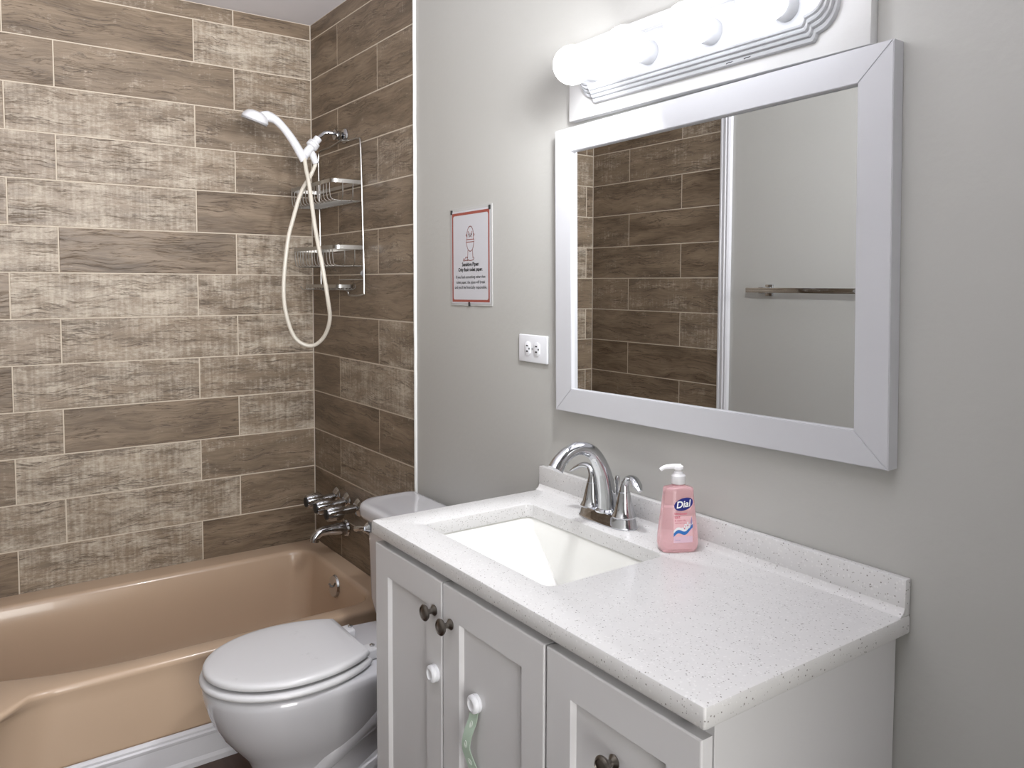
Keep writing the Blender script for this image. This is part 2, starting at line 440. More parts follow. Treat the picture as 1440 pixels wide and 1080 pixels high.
# tub spout
t = thing('tub_spout', 'chrome tub spout below the three knobs on the shower wall', 'tub spout', (0.327, 0, 0.445))
bm = B(); tube(bm, [(0.327, 0.0, 0.445), (0.327, -0.035, 0.447), (0.326, -0.075, 0.449), (0.324, -0.105, 0.445), (0.322, -0.124, 0.430), (0.321, -0.128, 0.414)], [0.026, 0.023, 0.018, 0.016, 0.016, 0.017], 20, 6)
part('spout_body', bm, CHROME, t)
bm = B(); lathe(bm, (0.327, -0.001, 0.445), (0, -1, 0), [(0.030, 0), (0.032, 0.004), (0.029, 0.010)])
part('flange', bm, CHROME, t)
# three tub knobs
def tub_knob(x, label):
    t = thing('tub_valve', label, 'tub knob', (x, 0, 0.547), group='chrome tub knobs on the shower wall', local=True)
    d = Vector((0.03, -1, -0.04))
    bm = B(); lathe(bm, (0, -0.001, 0), (0, -1, 0), [(0.030, 0), (0.034, 0.003), (0.029, 0.009), (0.020, 0.014), (0.016, 0.016)]); part('flange', bm, CHROME, t)
    bm = B(); lathe(bm, (0, -0.010, 0), d, [(0.015, 0), (0.016, 0.02), (0.013, 0.050), (0.018, 0.053), (0.018, 0.062)]); part('stem_sleeve', bm, CHROME, t)
    a, b = frame_of(d.normalized()); o = Vector((0, -0.010, 0)); loops = []
    for rr, tt, dep in ((0.024, 0.058, 0), (0.0295, 0.063, 1), (0.0285, 0.085, 1), (0.0265, 0.110, 1), (0.022, 0.117, 0), (0.004, 0.118, 0)):
        loops.append([o+d.normalized()*tt+(a*math.cos(2*PI*i/48)+b*math.sin(2*PI*i/48))*(rr*(1-0.16*dep*(0.5+0.5*math.cos(8*2*PI*i/48))**2)) for i in range(48)])
    bm = B(); loft(bm, loops); kn = part('knob', bm, CHROME, t, sharp=50)
    bm = B(); lathe(bm, o+d.normalized()*0.117, d, [(0.018, 0), (0.018, 0.003), (0.011, 0.0045), (0, 0.0046)]); part('index_cap', bm, DARK, kn)['label'] = 'dark round knob cap'
for x, l in ((0.235, 'ribbed chrome tub knob nearest the corner of the two tiled walls'), (0.333, 'middle ribbed chrome tub knob, directly above the spout'), (0.435, 'ribbed chrome tub knob nearest the toilet tank')):
    tub_knob(x, l)

# ------------------------------------------------------------------ shower arm, hand shower, caddy
XS = 0.325
t = thing('shower_pipe', 'chrome shower arm bent down from a round wall flange', 'shower arm', (XS+0.015, 0, 1.908))
bm = B(); lathe(bm, (XS+0.015, -0.001, 1.908), (0, -1, 0), [(0.026, 0), (0.028, 0.003), (0.024, 0.009), (0.014, 0.014)]); part('flange', bm, CHROME, t)
bm = B(); lathe(bm, (XS+0.013, -0.018, 1.909), (0, -1, 0), [(0.010, 0), (0.017, 0.002), (0.018, 0.012), (0.012, 0.014), (0.019, 0.017), (0.019, 0.024), (0.011, 0.026)], 10); part('collar', bm, CHROME, t, sharp=20)
bm = B(); tube(bm, [(XS+0.013, -0.004, 1.909), (XS+0.01, -0.045, 1.914), (XS+0.002, -0.068, 1.914), (XS, -0.082, 1.906), (XS, -0.108, 1.882)], 0.0075, 14); part('bent_pipe', bm, CHROME, t)

t = thing('hand_shower', 'white hand shower in its bracket with a long looped cream hose', 'hand shower', (XS, -0.125, 1.86))
ad = Vector((0, -0.62, -0.78)).normalized(); a0 = Vector((XS, -0.097, 1.892))
bm = B(); lathe(bm, a0, ad, [(0.011, 0), (0.0145, 0.001), (0.0145, 0.016), (0.012, 0.018), (0.012, 0.021), (0.021, 0.023), (0.022, 0.030), (0.019, 0.0305), (0.019, 0.033), (0.022, 0.0335), (0.022, 0.043), (0.015, 0.047), (0.015, 0.085), (0.010, 0.088)], 28)
br_ = part('bracket', bm, PLAST, t)
bm = B(); lathe(bm, (XS-0.004, -0.124, 1.846), (0, 0.38, -0.92), [(0.009, 0), (0.011, 0.004), (0.011, 0.012), (0.0135, 0.014), (0.0115, 0.048), (0.008, 0.050)], 20)
part('hose_inlet', bm, PLAST, br_)
bm = B(); tube(bm, [(XS, -0.151, 1.806), (XS, -0.165, 1.832), (XS, -0.190, 1.872), (XS, -0.222, 1.912), (XS, -0.252, 1.938), (XS, -0.280, 1.947), (XS, -0.305, 1.948)], [0.014, 0.0155, 0.0145, 0.0135, 0.0145, 0.019, 0.012], 20, 8)
part('handle', bm, PLAST, t)
hn = Vector((-0.20, -0.28, -0.94)).normalized(); hc = Vector((XS, -0.325, 1.9265))
bm = B(); lathe(bm, hc-hn*0.034, hn, [(0.004, 0), (0.020, 0.001), (0.032, 0.006), (0.041, 0.016), (0.045, 0.025), (0.046, 0.030), (0.044, 0.033)], 36)
hd = part('shower_head', bm, PLAST, t)
bm = B(); lathe(bm, hc-hn*0.002, hn, [(0.044, 0), (0.045, 0.002), (0.044, 0.006), (0.036, 0.0075), (0.0, 0.008)], 36)
part('spray_face', bm, GREYP, hd)['label'] = 'grey spray face'
hp = [(XS+0.008, -0.152, 1.812), (XS+0.020, -0.152, 1.775), (.374, -.152, 1.717), (.421, -.150, 1.564), (.470, -.146, 1.438), (.470, -.126, 1.315), (.436, -.106, 1.238), (.383, -.110, 1.172),
      (.344, -.142, 1.142), (XS, -0.192, 1.172), (XS, -0.224, 1.262), (XS, -0.231, 1.364), (XS-0.004, -0.213, 1.515), (XS-0.010, -0.192, 1.592), (XS-0.012, -0.159, 1.695), (XS-0.010, -0.124, 1.757), (XS-0.006, -0.106, 1.800)]
bm = B(); tube(bm, hp, 0.0072, 12, 10)
part('hose', bm, HOSEM, t)['label'] = 'looped cream plastic hose'

t = thing('shower_caddy', 'two-basket steel wire shower caddy hanging from the shower arm', 'shower caddy', (0.31, -0.012, 1.6))
yc = -0.012; R_ = 0.0034
bm = B()
fr = [(XS+0.03, yc-0.012, 1.887), (0.40, yc, 1.882), (0.478, yc, 1.880), (0.496, yc, 1.866), (0.502, yc, 1.80), (0.512, yc, 1.60), (0.519, yc, 1.42), (0.520, yc, 1.345), (0.508, yc, 1.328), (0.42, yc-0.01, 1.325), (0.395, yc-0.016, 1.345), (0.24, yc-0.016, 1.345)]
tube(bm, fr, R_, 8, 4)
fl_ = [(XS+0.03, yc-0.012, 1.887), (0.22, yc, 1.882), (0.125, yc, 1.880), (0.106, yc, 1.866), (0.104, yc, 1.80), (0.112, yc, 1.60), (0.118, yc, 1.42), (0.12, yc, 1.36), (0.14, yc, 1.342), (0.24, yc-0.016, 1.345)]
tube(bm, fl_, R_, 8, 4)
part('frame', bm, STEEL, t)
def basket(x0, x1, zt, zb, yf):
    rim = rrect(x0, x1, yf, yc, 0, (0.004, 0.004, 0.022, 0.022), 5)
    bm = B(); lo = [[Vector((p.x, p.y, z)) for p in rim] for z in (zt-0.013, zt)]
    ins = [[Vector((p.x+(0.002 if p.x < (x0+x1)/2 else -0.002), p.y+(0.002 if p.y < -0.05 else -0.0005), z)) for p in rim] for z in (zt, zt-0.013)]
    loft(bm, lo+ins+[lo[0]], False, False)
    bmesh.ops.remove_doubles(bm, verts=bm.verts, dist=1e-6)
    b = part('basket', bm, STEEL, t)
    wl = [[(x, yf+0.002, zt-0.006), (x, yf+0.003, zb+0.02), (x, yf+0.016, zb), (x, -0.04, zb), (x, yc, zb)] for x in [x0+0.02+(x1-x0-0.04)*i/13 for i in range(14)]]
    for side in (x0, x1):
        s = 1 if side == x0 else -1
        for yy in (-0.045, -0.082): wl.append([(side+s*0.001, yy, zt-0.006), (side+s*0.002, yy, zb+0.014), (side+s*0.014, yy, zb), (side+s*0.04, yy, zb)])
    for q in wl:
        bm = B(); tube(bm, q, 0.0017, 6, 3); part('basket_wire', bm, STEEL, b)
    bm = B(); tube(bm, [(x0+0.015, yf+0.018, zb), (x1-0.015, yf+0.018, zb)], 0.002, 6, 1)
    tube(bm, [(x0+0.004, yc, zb), (x1-0.002, yc, zb)], 0.0025, 6, 1); part('cross_rail', bm, STEEL, b)
basket(0.092, 0.506, 1.729, 1.658, -0.124)
basket(0.108, 0.518, 1.501, 1.430, -0.120)
bm = B()
tube(bm, [(0.30, yc, 1.382), (0.519, yc, 1.382)], 0.002, 6, 1)
part('cross_wire', bm, STEEL, t)
rim = rrect(0.135, 0.455, -0.086, -0.018, 0, 0.018, 4)
bm = B(); loft(bm, [[Vector((p.x, p.y, z)) for p in rim] for z in (1.352, 1.364)]+[[Vector((p.x*0.97+0.009, p.y*0.9-0.005, z)) for p in rim] for z in (1.364, 1.352)], False, False)
sd = part('soap_dish', bm, STEEL, t)
for i in range(12):
    x = 0.15+i*0.0265
    bm = B(); tube(bm, [(x, -0.085, 1.358), (x, -0.08, 1.347), (x, -0.03, 1.346), (x, yc, 1.352), (x, yc, 1.364)], 0.0016, 6, 3); part('dish_wire', bm, STEEL, sd)
for x in (0.09, 0.50):
    bm = B(); tube(bm, [(x+(0.03 if x < .3 else -.03), -0.04, 1.345), (x, -0.07, 1.343), (x-0.02 if x < .3 else x-0.01, -0.078, 1.356)], 0.002, 6, 4); part('razor_hook', bm, STEEL, t)
bm = B(); lathe(bm, (0.494, -0.003, 1.404), (0, -1, 0), [(0.014, 0), (0.013, 0.002), (0.006, 0.005), (0.006, 0.010)], 20)
sc_ = part('suction_cup', bm, GREYP, t); sc_['label'] = 'small grey suction cup'

# ------------------------------------------------------------------ toilet
TX = 1.14
def egg(z, yf, yw, w, yb, wb, n=20, cx=TX, pw=1.0):
    out = []
    for i in range(n+1):                              # front half ellipse from +x round to -x
        a = PI*i/n
        out.append(Vector((cx+w*math.cos(a), yw-(yw-yf)*math.sin(a)**pw, z)))
    for i in range(1, 9):                              # left side back
        s = i/8; k = (1-math.cos(PI*s))/2 if False else s*s*(3-2*s)
        out.append(Vector((cx-(w+(wb-w)*k), yw+(yb-yw)*s, z)))
    for i in range(8, 0, -1):
        s = i/8; k = s*s*(3-2*s)
        out.append(Vector((cx+(w+(wb-w)*k), yw+(yb-yw)*s, z)))
    return out
t = thing('toilet', 'white two-piece toilet with closed lid between bathtub and vanity', 'toilet', (TX, -0.4, 0))
bm = B()
lv = [(0, -.600, -.44, .112, -.09, .105), (.012, -.602, -.44, .114, -.09, .106), (.03, -.595, -.44, .106, -.09, .10), (.07, -.596, -.44, .103, -.09, .09), (.11, -.598, -.445, .101, -.09, .085),
      (.14, -.606, -.45, .103, -.09, .085), (.17, -.620, -.46, .113, -.09, .085), (.20, -.645, -.47, .130, -.09, .087), (.24, -.675, -.48, .149, -.09, .09), (.28, -.697, -.49, .162, -.09, .10),
      (.32, -.711, -.495, .171, -.09, .115), (.350, -.718, -.50, .176, -.085, .13), (.366, -.718, -.50, .176, -.085, .135), (.371, -.714, -.50, .172, -.088, .132), (.3735, -.706, -.50, .164, -.095, .125)]
loft(bm, [egg(*q) for q in lv])
for s in (-1, 1):                                     # trapway bulges on both sides of the foot
    tube(bm, [(TX+s*.070, -.50, .10), (TX+s*.082, -.43, .17), (TX+s*.090, -.33, .235), (TX+s*.090, -.24, .255), (TX+s*.086, -.17, .21), (TX+s*.080, -.16, .12), (TX+s*.075, -.17, .02)], [.028, .040, .046, .048, .046, .044, .042], 16, 6)
    tube(bm, [(TX+s*.072, -.47, .03), (TX+s*.085, -.38, .065), (TX+s*.088, -.30, .10), (TX+s*.082, -.24, .13)], [.02, .030, .034, .03], 14, 6)
bowl = part('bowl', bm, PORC, t, sharp=55)
def lidloop(z, d, back=0.0):
    yw, w, b1 = -.51, .1765, .239
    out = []
    n = 22
    for i in range(n+1):
        a = PI*i/n; out.append(Vector((TX+(w-d)*math.cos(a), yw-(.210-d)*math.sin(a), z)))
    yb = -.332+back; 
    for i in range(1, 9):
        y = yw+(yb-d-yw)*i/8; out.append(Vector((TX-(w-d)*math.sqrt(max(0, 1-((y-yw)/b1)**2)), y, z)))
    for i in range(8, 0, -1):
        y = yw+(yb-d-yw)*i/8; out.append(Vector((TX+(w-d)*math.sqrt(max(0, 1-((y-yw)/b1)**2)), y, z)))
    return out
bm = B(); loft(bm, [lidloop(.3785, .016), lidloop(.3785, .003), lidloop(.381, -.003), lidloop(.386, -.005), lidloop(.391, -.004), lidloop(.3945, .001), lidloop(.3945, .020)])
part('seat', bm, SEATM, t, sharp=60)
bm = B(); loft(bm, [lidloop(0.4018, .026), lidloop(0.4018, .010), lidloop(0.4030, .007), lidloop(0.4058, .004), lidloop(0.4118, .003), lidloop(0.4168, .005), lidloop(0.4198, .010), lidloop(0.4213, .020), lidloop(0.4223, .05), lidloop(0.4228, .09)])
part('lid', bm, SEATM, t, sharp=60)
for s in (-1, 1):
    bm = B(); box(bm, TX+s*.072-.022, TX+s*.072+.022, -.340, -.300, .374, .404, .006, 3)
    h = part('hinge', bm, SEATM, t)
    bm = B(); lathe(bm, (TX+s*.072, -.308, .404), (0, 0, 1), [(.007, 0), (.007, .003), (.004, .005), (0, .005)], 14); part('hinge_bolt', bm, CHROME, h)['label'] = 'small chrome hinge bolt'
bm = B(); loft(bm, [rrect(.925, 1.355, -.180, -.024, .376, .04), rrect(.912, 1.368, -.188, -.022, .42, .045), rrect(.902, 1.378, -.194, -.020, .672, .05)])
tk_ = part('tank', bm, PORC, t)
def tl_(dx, dyf, z): return rrect(.884+dx, 1.396-dx, -.222+dyf, -.012-dx, z, (.02, .02, .075, .075), 8)
bm = B(); loft(bm, [tl_(.012, .010, .668), tl_(.003, .003, .672), tl_(0, 0, .680), tl_(0, 0, .700), tl_(.003, .003, .708), tl_(.009, .009, .712), tl_(.022, .022, .7125), tl_(.034, .034, .7105), tl_(.05, .05, .710)])
part('tank_lid', bm, PORC, t, sharp=60)
bm = B(); lathe(bm, (.945, -.193, .635), (0, -1, 0), [(.016, 0), (.017, .004), (.012, .010), (.008, .016)], 20)
tube(bm, [(.945, -.207, .635), (.930, -.213, .633), (.908, -.214, .627), (.893, -.211, .622)], [.007, .0075, .008, .009], 10)
part('flush_lever', bm, CHROME, t)['label'] = 'chrome flush lever'
for s in (-1, 1):
    bm = B(); lathe(bm, (TX+s*.135, -.27, .0), (0, 0, 1), [(.022, 0), (.022, .012), (.016, .024), (.006, .029), (0, .029)], 20); part('bolt_cap', bm, SEATM, t)
bm = B(); loft(bm, [egg(0.0, -.40, -.30, .150, -.16, .13, cx=TX), egg(0.012, -.40, -.30, .148, -.16, .128, cx=TX), egg(0.02, -.38, -.30, .12, -.17, .11, cx=TX)])
part('foot_flange', bm, PORC, t)

# ------------------------------------------------------------------ vanity cabinet
VX0, VX1, VY = 1.572, 2.485, -0.440
DF = -0.463                                            # door front plane
t = thing('vanity_cabinet', 'off-white shaker vanity cabinet with two doors and a bank of drawers', 'cabinet', (2.03, -0.22, 0))
bm = B(); box(bm, VX0, VX0+.016, -0.426, -0.003, 0.09, 0.829, 0.001, 1); box(bm, VX1-.016, VX1, -0.426, -0.003, 0.09, 0.829, 0.001, 1)
box(bm, VX0+.01, VX1-.01, -0.420, -0.005, 0.09, 0.106); box(bm, VX0+.01, VX1-.01, -0.014, -0.004, 0.09, 0.829)
box(bm, VX0+.004, VX1-.02, VY-.003, -0.42, 0.11, 0.14); box(bm, VX0+.004, VX1-.02, VY-.003, -0.42, 0.765, 0.826)
for x in (VX0+.004, 1.85, 2.165, VX1-.04): box(bm, x, x+.022, VY-.003, -0.42, 0.11, 0.826)
part('cabinet_body', bm, CAB, t)
bm = B(); box(bm, VX0+.01, VX1-.005, VY+.06, -0.01, 0.0, 0.09); part('toe_kick', bm, TOE, t)
def shaker(x0, x1, z0, z1, rail=0.059):
    """door leaf with a recessed centre panel, front at DF"""
    bm = B(); yb = VY-0.003
    def lp(d, y): return [Vector((x0+d, y, z0+d)), Vector((x1-d, y, z0+d)), Vector((x1-d, y, z1-d)), Vector((x0+d, y, z1-d))]
    loft(bm, [lp(0, yb), lp(0, DF+.0025), lp(.0008, DF+.0008), lp(.0025, DF), lp(rail, DF), lp(rail+.0006, DF+.0005), lp(rail+.006, DF+.0075)])
    return bm
def knob(bm, x, z):
    lathe(bm, (x, DF-0.0002, z), (0, -1, 0), [(.0100, 0), (.0105, .002), (.0085, .004), (.0055, .007), (.0050, .012), (.0065, .016), (.0135, .018), (.0155, .021), (.0155, .023), (.0135, .0255), (.0115, .0262), (.0105, .0248), (.0075, .0252), (.004, .0262), (0, .0265)], 28)
    return bm
d1 = part('door', shaker(1.572, 1.8585, .105, .811), CAB, t, sharp=20)
part('knob', knob(B(), 1.832, .749), PEWTER, d1)['label'] = 'round dark pewter knob'
d2 = part('door', shaker(1.8625, 2.1765, .105, .811), CAB, t, sharp=20)
part('knob', knob(B(), 1.893, .743), PEWTER, d2)['label'] = 'round dark pewter knob'
for z0, z1, kz in ((.578, .811, .707), (.343, .574, .459), (.105, .339, .222)):
    dr = part('drawer', shaker(2.1825, 2.496, z0, z1), CAB, t, sharp=20)
    part('knob', knob(B(), 2.340, kz), PEWTER, dr)['label'] = 'round dark pewter knob'
# child locks on the doors
def disc(bm, x, z, y, rr=.0165):
    return lathe(bm, (x, y, z), (0, -1, 0), [(rr*.96, 0), (rr, .002), (rr, .0055), (rr*.94, .006), (rr*.94, .0068), (rr, .0073), (rr*.98, .011), (rr*.86, .0135), (rr*.62, .0145), (rr*.50, .0130), (rr*.34, .0122), (0, .012)], 32)
t = thing('lock_catch', 'round white child-lock catch stuck on the left vanity door below its knob', 'child lock', (1.836, DF, .629))
part('catch_disc', disc(B(), 1.836, .629, DF-.0002), PLAST, t)
t = thing('strap_lock', 'child-lock strap, sage green, hanging from a round white catch on the middle door panel', 'child lock', (1.972, DF, .62))
PY = DF+.0075
part('catch_disc', disc(B(), 1.972, .627, PY-.0002), PLAST, t)
bm = B(); pth = catmull([(1.972, PY-.006, .618), (1.970, PY-.009, .596), (1.966, PY-.016, .572), (1.963, PY-.018, .548), (1.966, PY-.012, .524), (1.974, PY-.008, .505), (1.977, PY-.010, .486), (1.974, PY-.012, .47)], 8)
loops = []
for i, p in enumerate(pth):
    d = (pth[min(i+1, len(pth)-1)]-pth[max(i-1, 0)]).normalized(); nrm = Vector((0.25, -1, 0)); nrm = (nrm-d*nrm.dot(d)).normalized(); s = d.cross(nrm)
    loops.append([p+s*a+nrm*b for a, b in ((-.0095, -.001), (.0095, -.001), (.0095, .001), (-.0095, .001))])
loft(bm, loops); st = part('strap', bm, STRAPM, t, sharp=50); st['label'] = 'sage green perforated strap'
for k in (10, 22, 33):
    p = pth[k]; q = pth[k+1]; d = (q-p).normalized(); nrm = Vector((0.25, -1, 0)); nrm = (nrm-d*nrm.dot(d)).normalized(); s = d.cross(nrm)
    bm = B(); loft(bm, [[p+nrm*h+s*math.cos(2*PI*i/16)*.0035*q_+d*math.sin(2*PI*i/16)*.007*q_ for i in range(16)] for h, q_ in ((.0009, 1), (.0016, .9), (.0016, .55), (.0011, .45))])
    part('strap_slot', bm, mat('pale_sage', (0.52, 0.58, 0.52), .5) if k == 10 else bpy.data.materials['pale_sage'], st)

# ------------------------------------------------------------------ countertop, sink
CT, CB = .859, .829
t = thing('countertop', 'speckled off-white vanity countertop with backsplash on the vanity cabinet', 'countertop', (2.03, -.235, CB))
X0, X1, Y0, Y1 = 1.564, 2.506, -.4690, -.0005
sx0, sx1, sy0, sy1 = 1.657, 2.092, -.390, -.115
bm = B()
lps = [rrect(X0+.002, X1-.002, Y0+.002, Y1, CB, .003), rrect(X0, X1, Y0, Y1, CB+.003, .004), rrect(X0, X1, Y0, Y1, CT-.006, .004), rrect(X0+.0015, X1-.0015, Y0+.0015, Y1, CT-.002, .004), rrect(X0+.006, X1-.006, Y0+.006, Y1, CT, .004),
       rrect(sx0-.003, sx1+.003, sy0-.003, sy1+.003, CT, .020), rrect(sx0-.0008, sx1+.0008, sy0-.0008, sy1+.0008, CT-.0012, .018), rrect(sx0, sx1, sy0, sy1, CT-.004, .018), rrect(sx0, sx1, sy0, sy1, CB, .018)]
loft(bm, lps+[lps[0]], False, False); bmesh.ops.remove_doubles(bm, verts=bm.verts, dist=1e-6)
part('counter_slab', bm, QUARTZ, t)
bm = B(); box(bm, 1.560, X1-.001, -.0155, -.0008, CT-.001, .9155, .002, 2)
# coved joint between slab and splash
pr = [(-.0155, CT+.012), (-.0155, CT-.0005), (-.028, CT-.0005), (-.0225, CT+.0015), (-.018, CT+.0055)]
loft(bm, [[Vector((x, y, z)) for y, z in pr] for x in (1.562, X1-.002)])
part('backsplash', bm, QUARTZ, t)
t = thing('sink', 'rectangular white undermount sink set in the speckled countertop', 'sink', (1.87, -.25, .69))
bm = B()
def sk(a, b, c, d, z, r_): return rrect(sx0+a, sx1-b, sy0+c, sy1-d, z, r_, 8)
lp = [sk(-.035, -.035, -.035, -.035, CB-.012, .03), sk(-.035, -.035, -.035, -.035, CB-.0005, .03), sk(-.004, -.004, -.004, -.004, CB-.0005, .018), sk(-.001, -.001, -.001, -.001, CB-.006, .018),
      sk(.018, .004, .004, .003, .80, .010), sk(.055, .008, .008, .007, .77, .010), sk(.095, .012, .012, .012, .735, .010), sk(.130, .018, .018, .018, .705, .010), sk(.160, .026, .026, .025, .686, .010), sk(.185, .045, .045, .042, .676, .008), sk(.21, .10, .09, .09, .674, .01)]
loft(bm, lp, False, True); part('basin', bm, SINKM, t, sharp=40)
bm = B(); lathe(bm, (1.935, -.255, .6738), (0, 0, 1), [(.024, 0), (.026, .002), (.020, .004), (.018, .001), (0, .0015)], 24); part('sink_drain', bm, CHROME, t)['label'] = 'round chrome drain'

# ------------------------------------------------------------------ faucet
FX, FY = 1.868, -.060
t = thing('faucet', 'chrome two-handle faucet with a high arched spout behind the sink', 'faucet', (FX, FY, CT))
bm = B()
def fp(a, b, z): 
    return [Vector((FX+a*math.copysign(abs(math.cos(q))**.62, math.cos(q)), FY+b*math.copysign(abs(math.sin(q))**.8, math.sin(q)), z)) for q in [2*PI*i/40 for i in range(40)]]
loft(bm, [fp(.082, .030, CT), fp(.083, .031, CT+.003), fp(.081, .029, CT+.006), fp(.077, .026, CT+.020), fp(.074, .024, CT+.024), fp(.060, .018, CT+.0255)])
part('base_plate', bm, CHROME, t, sharp=30)
bm = B(); tube(bm, [(FX, FY, CT+.022), (FX, FY-.003, CT+.060), (FX, FY-.014, CT+.108), (FX, FY-.040, CT+.150), (FX, FY-.075, CT+.167), (FX, FY-.106, CT+.163), (FX, FY-.130, CT+.148), (FX, FY-.143, CT+.131)], [.0225, .0200, .0172, .0150, .0138, .0140, .0152, .0168], 24, 8)
part('spout', bm, CHROME, t, sharp=60)
bm = B(); lathe(bm, (FX, FY, CT+.023), (0, 0, 1), [(.028, 0), (.028, .003), (.0235, .007)], 28); part('spout_collar', bm, CHROME, t)
for s in (-1, 1):
    hx = FX+s*.051
    bm = B(); lathe(bm, (hx, FY, CT+.022), (0, 0, 1), [(.0255, 0), (.0265, .003), (.025, .006), (.0215, .012), (.0165, .034), (.013, .050), (.0125, .053), (.0105, .054)], 28)
    h = part('handle', bm, CHROME, t)
    bm = B()
    tube(bm, [(hx, FY, CT+.074), (hx+s*.001, FY+.001, CT+.092), (hx+s*.012, FY+.002, CT+.106), (hx+s*.030, FY-.002, CT+.108), (hx+s*.047, FY-.008, CT+.099), (hx+s*.060, FY-.012, CT+.090)], [.0115, .0095, .0085, .0105, .0115, .0055], 16, 8, [1, .9, .7, .55, .45, .5], up=(0, 1, 0))
    part('lever', bm, CHROME, h, sharp=60)
bm = B(); lathe(bm, (FX, FY+.027, CT+.018), (0, 0, 1), [(.003, 0), (.003, .058), (.0048, .062), (.0056, .072), (.004, .077), (0, .0775)], 14); part('lift_rod', bm, CHROME, t)

# ------------------------------------------------------------------ soap bottle
t = thing('soap_dispenser', 'pink liquid hand soap pump bottle beside the faucet', 'soap bottle', (2.083, -.072, CT+.0004), (0, 0, math.radians(63)), local=True)
# local: front of the bottle faces -y
def sb(hw, hd, z, p=3.2, n=44):
    return [Vector((hw*math.copysign(abs(math.cos(q))**(2/p), math.cos(q)), hd*math.copysign(abs(math.sin(q))**(2/p), math.sin(q)), z)) for q in [2*PI*i/n for i in range(n)]]
bm = B(); loft(bm, [sb(.029, .016, .0015), sb(.034, .020, .000), sb(.0370, .0225, .004), sb(.0388, .0240, .014), sb(.0380, .0240, .030), sb(.0345, .0222, .060), sb(.0308, .0205, .090), sb(.0286, .0195, .112), sb(.0284, .0193, .118), sb(.0265, .018, .1215), sb(.018, .0145, .1235, 2.4), sb(.0125, .012, .125, 2), sb(.012, .012, .130, 2)])
body = part('bottle', bm, SOAP, t, sharp=50)
bm = B(); lathe(bm, (0, 0, .1285), (0, 0, 1), [(.0135, 0), (.0138, .002), (.0138, .015), (.012, .017), (.0095, .0185), (.0085, .022), (.006, .0235), (.006, .028)], 28)
cap = part('pump_collar', bm, PUMP, t)
bm = B(); lathe(bm, (0, 0, .155), (0, 0, 1), [(.0075, 0), (.009, .001), (.0095, .006), (.008, .0075), (0, .008)], 20)
tube(bm, [(.004, -.001, .1605), (-.012, .001, .161), (-.026, .004, .159), (-.034, .006, .154)], [.0055, .0048, .0042, .0036], 12, 5)
part('pump_head', bm, WHITEP, t)
# label on the flat front of the bottle (front surface recedes with height)
def front(x, z, d=0.0006):
    hd = .0235+(z-.03)*(.0200-.0235)/.08 if z > .03 else .0235
    hw = .0380+(z-.03)*(.0286-.0380)/.08
    yy = hd*(1-min(1, abs(x)/hw)**3.2)**(1/3.2)
    return Vector((x, -yy-d, z))
def patchmesh(x0, x1, z0, z1, d, n=10, m_=6):
    bm = B(); g_ = [[bm.verts.new(front(x0+(x1-x0)*i/n, z0+(z1-z0)*j/m_, d)) for i in range(n+1)] for j in range(m_+1)]
    for j in range(m_):
        for i in range(n): bm.faces.new((g_[j][i], g_[j][i+1], g_[j+1][i+1], g_[j+1][i]))
    return bm
lb = part('label_panel', patchmesh(-.016, .022, .020, .070, .0005), LAB, t); lb['label'] = 'pale pink printed front label'
part('label_strip', patchmesh(-.016, .022, .020, .032, .0008), LABL, lb)
def flatshape(pts, d):                                   # pts (x, z) on the bottle front
    bm = B(); ngon(bm, [front(x, z, d) for x, z in pts]); return bm
ell = [(.004+.0195*math.cos(q)*math.cos(.28)-.0115*math.sin(q)*math.sin(.28), .093+.0195*math.cos(q)*math.sin(.28)+.0115*math.sin(q)*math.cos(.28)) for q in [2*PI*i/36 for i in range(36)]]
lo_ = part('logo_oval', flatshape(ell, .0009), BLUE, t); lo_['label'] = 'dark blue oval logo with white lettering'
def text_mesh(s, width, bold=0.0, shear=0.0, align='CENTER'):
    cu = bpy.data.curves.new('lettering', 'FONT'); cu.body = s; cu.size = 1; cu.align_x = align; cu.shear = shear; cu.offset = bold; cu.resolution_u = 3
    o = bpy.data.objects.new('lettering', cu); COL.objects.link(o)
    dg = bpy.context.evaluated_depsgraph_get(); dg.update()
    me = bpy.data.meshes.new_from_object(o.evaluated_get(dg)); bm = B(); bm.from_mesh(me)
    bpy.data.meshes.remove(me); bpy.data.objects.remove(o); bpy.data.curves.remove(cu)
    xs = [v.co.x for v in bm.verts]; k = width/(max(xs)-min(xs)); cx = (max(xs)+min(xs))/2
    for v in bm.verts: v.co = Vector(((v.co.x-cx)*k, v.co.y*k, 0))
    return bm
def on_bottle(bm, x, z, d, rot=0.0):
    ca, sa = math.cos(rot), math.sin(rot)
    for v in bm.verts: v.co = front(x+v.co.x*ca-v.co.y*sa, z+v.co.x*sa+v.co.y*ca, d)
    return bm
def lettering(name, bm, material, parent): return part(name, bm, material, parent, smooth=False)
lettering('logo_lettering', on_bottle(text_mesh('Dial', .030, .02, .25), .0045, .0875, .0013, .12), WHITEP, lo_)
lettering('label_lettering', on_bottle(text_mesh('himalayan', .024, .01), -.002, .0735, .0010), ROSE, t)
lettering('label_lettering', on_bottle(text_mesh('salt', .011, .01), -.0085, .0665, .0010), ROSE, lb)
for z, wd in ((.061, .022), (.0565, .020)): lettering('label_lettering', on_bottle(text_mesh('& water lily' if z > .06 else 'liquid hand soap', wd), -.003, z, .0010), ROSE, lb)
wv_ = [(-.016+.038*i/14, .038+.004*math.sin(i*.55)+.0009*i) for i in range(15)]
part('wave_print', flatshape(wv_+[(x, z-.0065) for x, z in wv_[::-1]], .0011), SKYB, lb)
part('foam_print', flatshape([(x, z+.005) for x, z in wv_]+[(x, z+.0002) for x, z in wv_[::-1]], .0010), WHITEP, lb)
